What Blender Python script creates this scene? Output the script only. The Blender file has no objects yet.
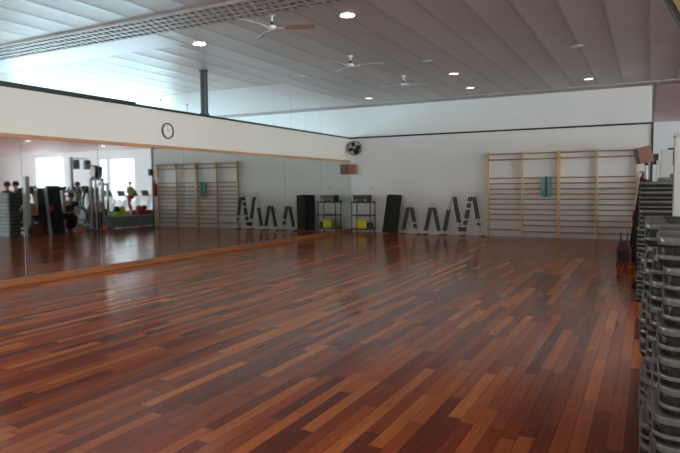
import bpy, bmesh, math, random
from mathutils import Vector, Matrix, Euler
random.seed(7)
PI = math.pi
SC = bpy.context.scene
COL = SC.collection

# ------------------------------------------------------------------ camera
cd = bpy.data.cameras.new('camera'); cam = bpy.data.objects.new('camera', cd); COL.objects.link(cam)
YAW, PIT, ROL, CH = .4789, -.0661, -.0088, 1.5088
F = Vector((-math.sin(YAW), math.cos(YAW), 0)); R = Vector((math.cos(YAW), math.sin(YAW), 0)); U = Vector((0, 0, 1))
F2 = F*math.cos(PIT)+U*math.sin(PIT); U2 = -F*math.sin(PIT)+U*math.cos(PIT)
R3 = R*math.cos(ROL)+U2*math.sin(ROL); U3 = -R*math.sin(ROL)+U2*math.cos(ROL)
m4 = Matrix((R3, U3, -F2)).transposed().to_4x4(); m4.translation = (0, 0, CH)
cam.matrix_world = m4
cd.sensor_width = 36; cd.lens = 36*594.1/680; cd.clip_start = .05; cd.clip_end = 200
SC.camera = cam
# ------------------------------------------------------------------ world, exposure
w = bpy.data.worlds.new('world'); SC.world = w; w.use_nodes = True
bg = w.node_tree.nodes['Background']; bg.inputs[0].default_value = (.55, .75, 1, 1); bg.inputs[1].default_value = .3
SC.view_settings.view_transform = 'Standard'; SC.view_settings.look = 'None'
SC.view_settings.exposure = .65; SC.view_settings.gamma = 1; SC.view_settings.use_curve_mapping = False
DAY_LEFT, DAY_GYM, FILL_SIDE, FILL_BACK, LAMP = 5.0, 1.8, 34.0, 3.5, 38.0
SC.cycles.max_bounces = 10; SC.cycles.diffuse_bounces = 6; SC.cycles.glossy_bounces = 5
SC.cycles.caustics_reflective = True

# ------------------------------------------------------------------ materials
class NT:
    def __init__(s, name):
        s.m = bpy.data.materials.new(name); s.m.use_nodes = True; s.t = s.m.node_tree
        s.b = s.t.nodes['Principled BSDF']
    def n(s, typ, **kw):
        x = s.t.nodes.new(typ)
        for k, v in kw.items(): setattr(x, k, v)
        return x
    def l(s, a, b): s.t.links.new(a, b)
    def math(s, op, a, b=None, c=None):
        x = s.n('ShaderNodeMath', operation=op)
        for i, v in enumerate((a, b, c)):
            if v is None: continue
            if isinstance(v, (int, float)): x.inputs[i].default_value = v
            else: s.l(v, x.inputs[i])
        return x.outputs[0]

def mat(name, col, rough=.5, metal=0, var=.12, scale=6, spec=.5, stretch=(1, 1, 1), bump=0):
    n = NT(name)
    tc = n.n('ShaderNodeTexCoord'); mp = n.n('ShaderNodeMapping'); mp.inputs['Scale'].default_value = stretch
    n.l(tc.outputs['Object'], mp.inputs[0])
    ns = n.n('ShaderNodeTexNoise'); ns.inputs['Scale'].default_value = scale; ns.inputs['Detail'].default_value = 3
    n.l(mp.outputs[0], ns.inputs['Vector'])
    r = n.n('ShaderNodeValToRGB')
    r.color_ramp.elements[0].position = .3; r.color_ramp.elements[1].position = .7
    r.color_ramp.elements[0].color = tuple(c*(1-var) for c in col)+(1,)
    r.color_ramp.elements[1].color = tuple(min(1, c*(1+var)) for c in col)+(1,)
    n.l(ns.outputs['Fac'], r.inputs[0]); n.l(r.outputs[0], n.b.inputs['Base Color'])
    n.b.inputs['Roughness'].default_value = rough; n.b.inputs['Metallic'].default_value = metal
    n.b.inputs['Specular IOR Level'].default_value = spec
    if bump:
        b = n.n('ShaderNodeBump'); b.inputs['Strength'].default_value = bump; b.inputs['Distance'].default_value = .01
        n.l(ns.outputs['Fac'], b.inputs['Height']); n.l(b.outputs[0], n.b.inputs['Normal'])
    return n.m

def emit(name, col, st):
    n = NT(name); n.b.inputs['Base Color'].default_value = (*col, 1)
    n.b.inputs['Emission Color'].default_value = (*col, 1); n.b.inputs['Emission Strength'].default_value = st
    return n.m

def floor_mat():
    n = NT('jatoba_strip_floor')
    tc = n.n('ShaderNodeTexCoord'); sp = n.n('ShaderNodeSeparateXYZ'); n.l(tc.outputs['Object'], sp.inputs[0])
    W, L = .095, 1.25
    xr = n.math('DIVIDE', sp.outputs['X'], W); row = n.math('FLOOR', xr)
    wn = n.n('ShaderNodeTexWhiteNoise', noise_dimensions='1D'); n.l(row, wn.inputs['W'])
    off = n.math('MULTIPLY', wn.outputs['Value'], 17.3)
    ln = n.math('MULTIPLY_ADD', wn.outputs['Value'], .5, .75)
    yy = n.math('ADD', n.math('DIVIDE', n.math('DIVIDE', sp.outputs['Y'], L), ln), off)
    idx = n.math('FLOOR', yy)
    cb = n.n('ShaderNodeCombineXYZ'); n.l(row, cb.inputs[0]); n.l(idx, cb.inputs[1])
    w2 = n.n('ShaderNodeTexWhiteNoise', noise_dimensions='2D'); n.l(cb.outputs[0], w2.inputs['Vector'])
    ramp = n.n('ShaderNodeValToRGB'); e = ramp.color_ramp.elements
    e[0].position = 0; e[0].color = (.160, .032, .015, 1); e[1].position = 1; e[1].color = (.62, .200, .050, 1)
    for p, c in ((.22, (.235, .044, .018)), (.45, (.33, .068, .021)), (.70, (.42, .098, .026)), (.88, (.51, .140, .034))):
        q = e.new(p); q.color = (*c, 1)
    n.l(w2.outputs['Value'], ramp.inputs[0])
    # grain along the board
    mp = n.n('ShaderNodeMapping'); mp.inputs['Scale'].default_value = (28, 1.6, 1); n.l(tc.outputs['Object'], mp.inputs[0])
    ad = n.n('ShaderNodeVectorMath', operation='ADD'); n.l(mp.outputs[0], ad.inputs[0]); n.l(w2.outputs['Color'], ad.inputs[1])
    gn = n.n('ShaderNodeTexNoise'); gn.inputs['Scale'].default_value = 1.6; gn.inputs['Detail'].default_value = 5; n.l(ad.outputs[0], gn.inputs['Vector'])
    gm = n.math('MULTIPLY_ADD', gn.outputs['Fac'], .9, .55)
    mx = n.n('ShaderNodeVectorMath', operation='SCALE'); n.l(ramp.outputs[0], mx.inputs[0]); n.l(gm, mx.inputs['Scale'])
    # seams
    fx = n.math('FRACT', xr); ex = n.math('MINIMUM', fx, n.math('SUBTRACT', 1, fx))
    fy = n.math('FRACT', yy); ey = n.math('MINIMUM', fy, n.math('SUBTRACT', 1, fy))
    sx = n.math('LESS_THAN', ex, .018); sy = n.math('LESS_THAN', ey, .003)
    sm = n.math('MAXIMUM', sx, sy)
    mix = n.n('ShaderNodeMix', data_type='RGBA'); n.l(sm, mix.inputs[0]); n.l(mx.outputs[0], mix.inputs[6]); mix.inputs[7].default_value = (.035, .012, .008, 1)
    n.l(mix.outputs[2], n.b.inputs['Base Color'])
    # gloss wear
    wn3 = n.n('ShaderNodeTexNoise'); wn3.inputs['Scale'].default_value = .9; wn3.inputs['Detail'].default_value = 4; n.l(tc.outputs['Object'], wn3.inputs['Vector'])
    n.l(n.math('MULTIPLY_ADD', wn3.outputs['Fac'], .12, .11), n.b.inputs['Roughness'])
    n.b.inputs['Specular IOR Level'].default_value = .19
    # slight unevenness of the boards
    hb = n.math('MULTIPLY_ADD', w2.outputs['Value'], .12, n.math('MULTIPLY', wn3.outputs['Fac'], .5))
    b = n.n('ShaderNodeBump'); b.inputs['Strength'].default_value = .05; b.inputs['Distance'].default_value = .01
    n.l(hb, b.inputs['Height']); n.l(b.outputs[0], n.b.inputs['Normal'])
    return n.m

def ceil_mat(name='ceiling_panels', base=(.50, .475, .44)):
    n = NT(name)
    tc = n.n('ShaderNodeTexCoord'); sp = n.n('ShaderNodeSeparateXYZ'); n.l(tc.outputs['Object'], sp.inputs[0])
    xr = n.math('DIVIDE', n.math('ADD', sp.outputs['X'], .05), .6); row = n.math('FLOOR', xr)
    yr = n.math('DIVIDE', sp.outputs['Y'], 1.85)
    cb = n.n('ShaderNodeCombineXYZ'); n.l(row, cb.inputs[0]); n.l(n.math('FLOOR', yr), cb.inputs[1])
    w2 = n.n('ShaderNodeTexWhiteNoise', noise_dimensions='2D'); n.l(cb.outputs[0], w2.inputs['Vector'])
    mp = n.n('ShaderNodeMapping'); mp.inputs['Scale'].default_value = (1.2, 14, 1); n.l(tc.outputs['Object'], mp.inputs[0])
    gn = n.n('ShaderNodeTexNoise'); gn.inputs['Scale'].default_value = 1.3; gn.inputs['Detail'].default_value = 4; n.l(mp.outputs[0], gn.inputs['Vector'])
    v = n.math('ADD', n.math('MULTIPLY_ADD', w2.outputs['Value'], .14, .80), n.math('MULTIPLY', gn.outputs['Fac'], .22))
    fx = n.math('FRACT', xr); ex = n.math('MINIMUM', fx, n.math('SUBTRACT', 1, fx)); sx = n.math('SUBTRACT', 1, n.math('MINIMUM', n.math('DIVIDE', ex, .09), 1))  # soft groove shade beside the long seams, put into the colour
    fy = n.math('FRACT', yr); ey = n.math('MINIMUM', fy, n.math('SUBTRACT', 1, fy)); sy = n.math('MULTIPLY', n.math('LESS_THAN', ey, .008), .35)
    v2 = n.math('MULTIPLY', v, n.math('SUBTRACT', 1, n.math('MULTIPLY', n.math('MAXIMUM', sx, sy), .28)))
    sc = n.n('ShaderNodeVectorMath', operation='SCALE'); sc.inputs[0].default_value = base; n.l(v2, sc.inputs['Scale'])
    n.l(sc.outputs[0], n.b.inputs['Base Color'])
    n.b.inputs['Roughness'].default_value = .42; n.b.inputs['Specular IOR Level'].default_value = .45
    # each panel sags a touch: rounded profile across the panel
    pr = n.math('MULTIPLY', n.math('POWER', n.math('ABSOLUTE', n.math('SUBTRACT', fx, .5)), 3), 5.0)
    b = n.n('ShaderNodeBump'); b.inputs['Strength'].default_value = .5; b.inputs['Distance'].default_value = .03
    n.l(n.math('ADD', pr, n.math('MULTIPLY', gn.outputs['Fac'], .1)), b.inputs['Height']); n.l(b.outputs[0], n.b.inputs['Normal'])
    return n.m

M = dict(
    wall=mat('white_plaster', (.69, .72, .70), .65, var=.03, scale=.7),
    cream=mat('cream_plaster', (.62, .605, .53), .6, var=.03, scale=.6),
    white=mat('white_board', (.85, .87, .88), .35, var=.02, scale=1),
    palegreen=mat('pale_grey_green_paint', (.50, .57, .54), .4, var=.03, scale=1),
    gymwall=mat('pale_blue_gym_plaster', (.76, .84, .87), .6, var=.03, scale=.6),
    gymceil=mat('pale_rose_gym_ceiling', (.82, .74, .75), .5, var=.03, scale=.8),
    black=mat('black_paint', (.012, .013, .014), .4, var=.3, scale=9),
    rail=mat('dark_green_black_rail', (.02, .028, .022), .35, var=.3, scale=5),
    rubber=mat('black_rubber', (.006, .007, .007), .5, var=.3, scale=12, spec=.25),
    blackplastic=mat('black_plastic', (.02, .021, .023), .35, var=.25, scale=10),
    grey=mat('grey_plastic', (.115, .13, .125), .36, var=.2, scale=7),
    greylight=mat('pale_grey_plastic', (.42, .44, .45), .4, var=.15, scale=5),
    postgrey=mat('blue_grey_post_paint', (.035, .048, .058), .5, var=.12, scale=3),
    steel=mat('brushed_steel', (.55, .56, .57), .35, 1, var=.1, scale=12),
    greypaint=mat('grey_painted_steel', (.50, .53, .53), .4, var=.1, scale=6),
    pine=mat('varnished_pine', (.60, .40, .19), .35, var=.2, scale=4, stretch=(6, 6, .6)),
    rung=mat('varnished_beech_rung', (.36, .20, .115), .35, var=.2, scale=4, stretch=(.6, 6, 6)),
    trimwood=mat('brown_mirror_trim', (.30, .12, .045), .35, var=.25, scale=3, stretch=(6, .6, 6)),
    topwood=mat('light_brown_mirror_trim', (.40, .21, .10), .4, var=.2, scale=3, stretch=(6, .6, 6)),
    brown=mat('brown_veneer', (.23, .105, .06), .5, var=.15, scale=5, stretch=(1, 1, 5)),
    tan=mat('tan_speaker_cloth', (.42, .25, .13), .6, var=.15, scale=30),
    teal=mat('teal_towel', (.14, .30, .30), .9, var=.15, scale=40, bump=.3),
    tealdark=mat('dark_teal_stripe', (.03, .09, .10), .9, var=.15, scale=40),
    yellow=mat('yellow_plastic', (.72, .68, .02), .4, var=.08, scale=5),
    olive=mat('olive_yellow_board', (.20, .155, .055), .5, var=.12, scale=3),
    red=mat('red_rubber', (.40, .025, .018), .45, var=.15, scale=8),
    darkred=mat('dark_red_fabric', (.10, .018, .012), .7, var=.4, scale=14),
    orange=mat('orange_vinyl', (.72, .20, .06), .5, var=.15, scale=8),
    green=mat('lime_green', (.35, .68, .05), .6, var=.12, scale=8),
    blueg=mat('navy_cloth', (.02, .03, .07), .8, var=.2, scale=14),
    redcloth=mat('red_cloth', (.38, .03, .035), .8, var=.2, scale=14),
    blackcloth=mat('black_cloth', (.015, .015, .018), .85, var=.2, scale=14),
    tancloth=mat('sand_cloth', (.48, .40, .26), .85, var=.15, scale=14),
    skin=mat('skin', (.50, .28, .19), .5, var=.08, scale=10),
    hair=mat('dark_hair', (.02, .014, .01), .6, var=.3, scale=30, stretch=(1, 1, .2)),
    clockface=mat('clock_face', (.72, .70, .65), .4, var=.03, scale=3),
    clockrim=mat('clock_rim', (.10, .09, .08), .3, var=.2, scale=8),
    fanwhite=mat('fan_enamel', (.80, .82, .80), .35, var=.05, scale=4),
    fanblade=mat('fan_blade_brown', (.34, .24, .19), .5, var=.12, scale=6),
    grille=mat('grille_enamel', (.40, .37, .36), .45, var=.1, scale=5),
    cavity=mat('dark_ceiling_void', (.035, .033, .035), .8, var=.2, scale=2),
    glowpanel=mat('painted_ceiling_glow', (.62, .62, .62), .4, var=.02, scale=1),  # lighter tone stands in for window light on the ceiling
    binpl=mat('grey_bin', (.20, .24, .24), .5, var=.15, scale=5),
    dumb=mat('charcoal_iron', (.03, .033, .037), .4, var=.2, scale=20),
    screen=mat('dark_screen', (.03, .05, .05), .15, var=.2, scale=3),
)
M['floor'] = floor_mat(); M['ceil'] = ceil_mat()
n_ = NT('mirror_glass'); n_.b.inputs['Base Color'].default_value = (.70, .755, .735, 1); n_.b.inputs['Metallic'].default_value = 1; n_.b.inputs['Roughness'].default_value = .025
M['mirror'] = n_.m
M['dayL'] = emit('daylight_pane_left_hall', (.56, .86, 1.0), DAY_LEFT)
M['dayG'] = emit('daylight_pane_gym', (.78, .92, 1.0), DAY_GYM)
M['fillS'] = emit('added_fill_pane_gym_side', (.80, .92, 1.0), FILL_SIDE)  # added fill light, glowing panes out of view
M['fillB'] = emit('added_fill_pane_rear', (1.0, .95, .88), FILL_BACK)  # warm fill behind the camera, added to light the studio
M['lamp'] = emit('lamp_diffuser', (1.0, .96, .86), LAMP)
M['lampdim'] = emit('warm_lamp_diffuser', (1.0, .62, .36), 3)
M['lampoff'] = mat('unlit_lamp_diffuser', (.75, .73, .70), .3, var=.03)

# ------------------------------------------------------------------ mesh helpers
def box(bm, x0, x1, y0, y1, z0, z1, mtx=None):
    vs = [bm.verts.new((x, y, z)) for x in (x0, x1) for y in (y0, y1) for z in (z0, z1)]
    if mtx is not None:
        for v in vs: v.co = mtx @ v.co
    for q in ((0, 1, 3, 2), (4, 6, 7, 5), (0, 4, 5, 1), (2, 3, 7, 6), (0, 2, 6, 4), (1, 5, 7, 3)):
        bm.faces.new([vs[i] for i in q])
    return vs
def tube(bm, pts, r, seg=8, cap=True, radii=None):
    pts = [Vector(p) for p in pts]; rings = []
    for i, p in enumerate(pts):
        d = (pts[min(i+1, len(pts)-1)]-pts[max(i-1, 0)]).normalized()
        a = d.orthogonal().normalized() if i == 0 else (a0 - d*a0.dot(d)).normalized()
        a0 = a; b = d.cross(a); rr = radii[i] if radii else r
        rings.append([bm.verts.new(p+(a*math.cos(t*2*PI/seg)+b*math.sin(t*2*PI/seg))*rr) for t in range(seg)])
    for i in range(len(rings)-1):
        for t in range(seg):
            bm.faces.new((rings[i][t], rings[i][(t+1) % seg], rings[i+1][(t+1) % seg], rings[i+1][t]))
    if cap: bm.faces.new(rings[0][::-1]); bm.faces.new(rings[-1])
def lathe(bm, prof, seg=20, mtx=None, closed=False):
    rings = []
    for r, z in prof:
        if r < 1e-6: rings.append([bm.verts.new((0, 0, z))])
        else: rings.append([bm.verts.new((r*math.cos(t*2*PI/seg), r*math.sin(t*2*PI/seg), z)) for t in range(seg)])
    if mtx is not None:
        for g in rings:
            for v in g: v.co = mtx @ v.co
    for a, b in zip(rings, rings[1:]):
        for t in range(seg):
            q = []
            for v in (a[t % len(a)], a[(t+1) % seg % len(a)], b[(t+1) % seg % len(b)], b[t % len(b)]):
                if v not in q: q.append(v)
            if len(q) > 2: bm.faces.new(q)
def torus(bm, R_, r_, mtx=None, sR=24, sr=6):
    g = [[bm.verts.new(((R_+r_*math.cos(b*2*PI/sr))*math.cos(a*2*PI/sR), (R_+r_*math.cos(b*2*PI/sr))*math.sin(a*2*PI/sR), r_*math.sin(b*2*PI/sr))) for b in range(sr)] for a in range(sR)]
    for a in range(sR):
        for b in range(sr):
            bm.faces.new((g[a][b], g[(a+1) % sR][b], g[(a+1) % sR][(b+1) % sr], g[a][(b+1) % sr]))
    if mtx is not None:
        for row in g:
            for v in row: v.co = mtx @ v.co
def slab(bm, pts, z0, z1, mtx=None):
    a = [bm.verts.new((x, y, z0)) for x, y in pts]; b = [bm.verts.new((x, y, z1)) for x, y in pts]
    bm.faces.new(a[::-1]); bm.faces.new(b)
    for i in range(len(pts)): bm.faces.new((a[i], a[(i+1) % len(pts)], b[(i+1) % len(pts)], b[i]))
    if mtx is not None:
        for v in a+b: v.co = mtx @ v.co
def rrect(w_, h_, r, n=4):
    out = []
    for cx, cy, a in ((w_/2-r, h_/2-r, 0), (-w_/2+r, h_/2-r, 90), (-w_/2+r, -h_/2+r, 180), (w_/2-r, -h_/2+r, 270)):
        for k in range(n+1):
            t = math.radians(a+90*k/n); out.append((cx+r*math.cos(t), cy+r*math.sin(t)))
    return out
def obj(name, bm, m, parent=None, smooth=False, bev=0, keep=None):
    me = bpy.data.meshes.new(name)
    bmesh.ops.recalc_face_normals(bm, faces=bm.faces)
    if bev: bmesh.ops.bevel(bm, geom=bm.edges[:], offset=bev, segments=2, affect='EDGES', profile=.6, clamp_overlap=True)
    if smooth:
        for f in bm.faces: f.smooth = True
    bm.to_mesh(me); bm.free()
    me.materials.append(m)
    o = bpy.data.objects.new(name, me); COL.objects.link(o)
    if parent is not None: o.parent = parent
    if smooth:
        md = o.modifiers.new('edge_split', 'EDGE_SPLIT'); md.split_angle = math.radians(40)
    return o
def NB(): return bmesh.new()
def bxo(name, x0, x1, y0, y1, z0, z1, m, parent=None, bev=0):
    bm = NB(); box(bm, x0, x1, y0, y1, z0, z1); return obj(name, bm, m, parent, bev=bev)
def tag(o, label, cat, group=None):
    o['label'] = label; o['category'] = cat
    if group: o['group'] = group
    return o
def thing(name, label, cat, loc=(0, 0, 0), rz=0, group=None):
    o = bpy.data.objects.new(name, None); COL.objects.link(o); o.empty_display_size = .1
    o.location = loc; o.rotation_euler = (0, 0, rz); return tag(o, label, cat, group)
def struct(o): o['kind'] = 'structure'; return o
def dup(root, loc, rz=None, label=None, group=None):
    r = root.copy(); COL.objects.link(r); r.location = loc
    if rz is not None: r.rotation_euler = (0, 0, rz)
    if label: r['label'] = label
    if group: r['group'] = group
    for ch in list(root.children):
        c = ch.copy(); COL.objects.link(c); c.parent = r
        for g in list(ch.children):
            d = g.copy(); COL.objects.link(d); d.parent = c
    return r

ORD = ['top', 'second', 'third', 'fourth', 'fifth', 'sixth', 'seventh', 'eighth', 'ninth', 'tenth', 'eleventh', 'twelfth', 'thirteenth', 'fourteenth', 'fifteenth', 'sixteenth', 'seventeenth', 'eighteenth', 'nineteenth', 'twentieth']

# ------------------------------------------------------------------ the setting
XL, YB, ZC, HW = -8.956, 18.04, 4.17, 3.12
XH, XG, YG, YR = -16.0, 29.0, 29.0, -4.0
XW = .03
struct(bxo('floor', XH-.2, XG+.2, YR-.2, YG+.2, -.1, 0, M['floor']))
# ceiling, left open where the louvre grilles sit
bm = NB()
G = [(7.02, 7.72), (17.5, 18.04)]
for y0, y1 in ((YR-.2, G[0][0]), (G[0][1], G[1][0]), (G[1][1], YG+.2)): box(bm, XH-.2, XG+.2, y0, y1, ZC+.002, ZC+.12)
struct(obj('ceiling', bm, M['ceil']))
bm = NB(); box(bm, XW+.1, XG, G[1][1]+.02, YG, ZC-.012, ZC); box(bm, 1.8, XG, G[0][1]+.1, G[1][0]-.02, ZC-.012, ZC)
struct(obj('ceiling_gym', bm, M['gymceil']))
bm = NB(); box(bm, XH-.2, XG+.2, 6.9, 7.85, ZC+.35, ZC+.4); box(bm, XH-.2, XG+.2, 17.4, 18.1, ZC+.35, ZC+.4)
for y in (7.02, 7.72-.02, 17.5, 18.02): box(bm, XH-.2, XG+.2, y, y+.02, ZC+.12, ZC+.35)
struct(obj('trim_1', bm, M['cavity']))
def grille(name, y0, y1, x0, x1, rows, cell):
    bm = NB(); dy = (y1-y0)/rows
    for r in range(rows+1):
        y = y0+r*dy; box(bm, x0, x1, y-.028, y+.028, ZC-.03, ZC+.02)
    n = int((x1-x0)/cell)
    for r in range(rows):
        for k in range(n):
            x = x0+(k+(.5 if r % 2 else 0))*cell
            box(bm, x, x+.045, y0+r*dy+.028, y0+(r+1)*dy-.028, ZC-.03, ZC+.02)
    return struct(obj(name, bm, M['grille']))
grille('trim_2', 7.02, 7.72, -15.9, 4, 4, .14)
grille('trim_3', 17.5, 18.03, -15.9, 6, 3, .14)
struct(bxo('ceiling_glow_1', -15.9, -7.6, 7.74, 8.6, ZC-.006, ZC-.001, M['glowpanel']))  # window glow behind the grille, painted as a paler strip
struct(bxo('ceiling_glow_2', -15.9, -8.3, 13.0, 17.48, ZC-.006, ZC-.001, M['glowpanel']))  # daylight wash over the left hall, painted as a paler sheet
# studio walls
struct(bxo('wall_left', XL-.12, XL, YR, YB+.12, 0, HW, M['cream']))
struct(bxo('wall_back', XL+.001, XW, YB, YB+.12, 0, HW, M['wall']))
struct(bxo('wall_back_upper', XH, XW, YB+.03, YB+.12, HW+.001, ZC+.12, M['wall']))
struct(bxo('wall_left_hall_back', XH, XL-.121, YB, YB+.12, 0, HW, M['wall']))
bm = NB(); box(bm, XL-.14, XL+.02, YR, 8.6, HW, HW+.08); box(bm, XL-.14, XL+.02, 8.6, YB-.03, HW, HW+.05)
struct(obj('trim_6', bm, M['rail']))
bm = NB(); box(bm, XL+.02, XW+.03, YB-.03, YB+.03, HW, HW+.05); box(bm, XW, XW+.05, YB-.03, YB+.13, 0, HW+.05)
struct(obj('trim_7', bm, M['black']))
# outer walls with window openings
def wall_with_windows(name, axis, c, a0, a1, wins, m, thick=.15, sgn=1):
    """axis 'x': wall plane x=c running along y; wins: (start, end, z0, z1)"""
    bm = NB()
    def b(s0, s1, z0, z1):
        if s1-s0 < .001 or z1-z0 < .001: return
        if axis == 'x': box(bm, min(c, c+sgn*thick), max(c, c+sgn*thick), s0, s1, z0, z1)
        else: box(bm, s0, s1, min(c, c+sgn*thick), max(c, c+sgn*thick), z0, z1)
    s = a0
    for w0, w1, z0, z1 in wins:
        b(s, w0, 0, ZC); b(w0, w1, 0, z0); b(w0, w1, z1, ZC); s = w1
    b(s, a1, 0, ZC)
    return struct(obj(name, bm, m))
WN = [0]
def window(axis, c, s0, s1, z0, z1, pane, sgn=1, cols=3):
    WN[0] += 1
    fr = NB(); pn = NB(); t = .05
    def b(bm, a, b_, u0, u1, d0, d1):
        d0, d1 = c+sgn*d0, c+sgn*d1
        if axis == 'x': box(bm, min(d0, d1), max(d0, d1), a, b_, u0, u1)
        else: box(bm, a, b_, min(d0, d1), max(d0, d1), u0, u1)
    b(fr, s0, s1, z0, z0+t, .03, .1); b(fr, s0, s1, z1-t, z1, .03, .1)
    b(fr, s0, s0+t, z0+t, z1-t, .03, .1); b(fr, s1-t, s1, z0+t, z1-t, .03, .1)
    for k in range(1, cols):
        s = s0+(s1-s0)*k/cols; b(fr, s-t/2, s+t/2, z0+t, z1-t, .03, .1)
    b(pn, s0+t, s1-t, z0+t, z1-t, .06, .075)
    o = struct(obj('window_%d' % WN[0], fr, M['greypaint']))
    obj('pane', pn, pane, o)
    return o
wl = [(-2, 3.5, .9, 3.9), (4.2, 10.2, .9, 3.9), (10.8, 17.2, .9, 3.9)]
wall_with_windows('wall_left_hall', 'x', XH, YR, YG, wl, M['wall'], sgn=-1)
for a in wl: window('x', XH, *a, M['dayL'], -1, 4)
wg = [(12.6, 14.9, .7, 3.6), (15.2, 15.9, .7, 3.6), (19.6, 22.7, .7, 3.9)]
wall_with_windows('wall_gym_far', 'y', YG, XH, XG, wg, M['gymwall'], sgn=1)
for a in wg: window('y', YG, *a, M['dayG'], 1, 3)
ws = [(-3, 3.5, .9, 3.7), (4.5, 11, .9, 3.7), (12, 17, .9, 3.7)]  # unseen side windows, added to brighten gym and studio
wall_with_windows('wall_gym_side', 'x', XG, YR, YG, ws, M['white'], sgn=1)
for a in ws: window('x', XG, *a, M['fillS'], 1, 5)
wr = [(-7.5, -2, 1.0, 3.4), (2, 9, .9, 3.6), (11, 19, .9, 3.6)]  # made-up windows behind the camera, there for their light
wall_with_windows('wall_rear', 'y', YR, XH, XG, wr, M['cream'], sgn=-1)
for a in wr: window('y', YR, *a, M['fillB'], -1, 5)

# ------------------------------------------------------------------ mirror wall
t = thing('wall_mirror', 'long wall mirror in tall glass sheets with brown wooden trim', 'mirror', (XL, 0, 0))
seams = [-3.9, -1.0, .9, 3.3, 6.15, 7.65, 9.91, 11.9, 13.95, 15.95, 18.0]
for a, b in zip(seams, seams[1:]):
    bm = NB(); box(bm, .004, .014, a+.004, b-.004, .1, 2.335); obj('mirror_sheet', bm, M['mirror'], t)
bm = NB(); box(bm, .004, .03, -3.9, 18.0, 2.335, 2.40); obj('top_trim', bm, M['topwood'], t, bev=.004)
bm = NB(); box(bm, .004, .045, -3.9, 18.0, .0, .10); obj('bottom_trim', bm, M['trimwood'], t, bev=.004)

# post standing on the left wall up to the ceiling
tag(obj('ceiling_post', (lambda b: (lathe(b, [(0, HW+.05), (.11, HW+.05), (.11, HW+.09), (.085, HW+.1), (.085, ZC-.03), (.1, ZC-.02), (.1, ZC), (0, ZC)], 20, Matrix.Translation((XL-.06, 10.72, 0))), b)[1])(NB()), M['postgrey'], smooth=True),
    'dark blue-grey round post rising from the top of the left wall to the ceiling', 'post')
for i, (y, lab) in enumerate(((13.55, 'thin steel rod above the left wall, first to the right of the dark post'), (14.4, 'thin steel rod above the left wall, second to the right of the dark post'),
                (15.2, 'thin steel rod above the left wall, third to the right of the dark post'), (16.1, 'thin steel rod above the left wall, nearest the room corner'))):
    bm = NB(); tube(bm, [(XL-.06, y, HW+.05), (XL-.06, y, ZC)], .0045, 6); lathe(bm, [(0, HW+.05), (.025, HW+.05), (.025, HW+.09), (0, HW+.09)], 8, Matrix.Translation((XL-.06, y, 0)))
    tag(obj('hanger_rod', bm, M['greypaint']), lab, 'rod', 'thin rods above the left wall')
for y, lab in ((9.35, 'short bolt standing on the left wall rail above the clock'), (10.15, 'short bolt standing on the left wall rail between clock and dark post')):
    bm = NB(); tube(bm, [(XL-.06, y, HW+.05), (XL-.06, y, HW+.2)], .008, 6); lathe(bm, [(0, HW+.2), (.022, HW+.2), (.022, HW+.235), (0, HW+.24)], 8, Matrix.Translation((XL-.06, y, 0)))
    tag(obj('rail_bolt', bm, M['greypaint']), lab, 'bolt', 'bolts on the left wall rail')

# ------------------------------------------------------------------ ceiling lamps
lamps = [(-7.4, 8.7, 'lamp', 'bright round recessed ceiling lamp above the left wall, nearest the lattice grille'),
         (-4.2, 8.4, 'lamp', 'brightest and largest looking round ceiling lamp, right of the nearest ceiling fan'),
         (-7.35, 12.35, 'lampoff', 'dim round ceiling lamp just left of the middle ceiling fan'),
         (-7.5, 16.4, 'lampdim2', 'small round ceiling lamp nearest the room corner'),
         (-4.25, 12.25, 'lampoff', 'dull round ceiling lamp right of the middle ceiling fan'),
         (-4.15, 13.9, 'lampdim', 'warm orange-tinted oval ceiling lamp beyond the middle ceiling fan'),
         (-4.35, 16.1, 'lampdim2', 'small white ceiling lamp just before the back grille, above the tall weight racks'),
         (-1.3, 12.4, 'lampoff', 'round ceiling lamp above the wall bars, the nearer of two on the right'),
         (-1.4, 16.3, 'lampdim2', 'round ceiling lamp above the wall bars, next to the back grille')]
M['lampdim2'] = emit('faint_lamp_diffuser', (1, .95, .88), 1.6)
for x, y, k, lab in lamps:
    t = thing('ceiling_lamp', lab, 'ceiling lamp', (x, y, ZC))
    bm = NB(); lathe(bm, [(.105, -.001), (.125, -.001), (.13, -.012), (.12, -.02), (.105, -.012)], 24); obj('rim', bm, M['greylight'], t, smooth=True)
    bm = NB(); lathe(bm, [(0, -.002), (.104, -.002), (.104, -.012), (.06, -.016), (0, -.017)], 24); obj('diffuser', bm, M[k], t, smooth=True)
M2 = [(6, 3), (6, 9), (6, 15), (6, 21), (12, 3), (12, 9), (12, 15), (12, 21), (18, 9), (18, 15), (18, 21), (4, 25), (12, 26)]
for x, y in M2:
    t = thing('ceiling_lamp', 'round ceiling lamp in the gym area seen only in the mirror', 'ceiling lamp', (x, y, ZC), group='gym ceiling lamps')
    bm = NB(); lathe(bm, [(.105, -.001), (.125, -.001), (.13, -.012), (.12, -.02), (.105, -.012)], 24); obj('rim', bm, M['greylight'], t, smooth=True)
    bm = NB(); lathe(bm, [(0, -.002), (.104, -.002), (.104, -.012), (.06, -.016), (0, -.017)], 24); obj('diffuser', bm, M['lamp'], t, smooth=True)

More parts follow.
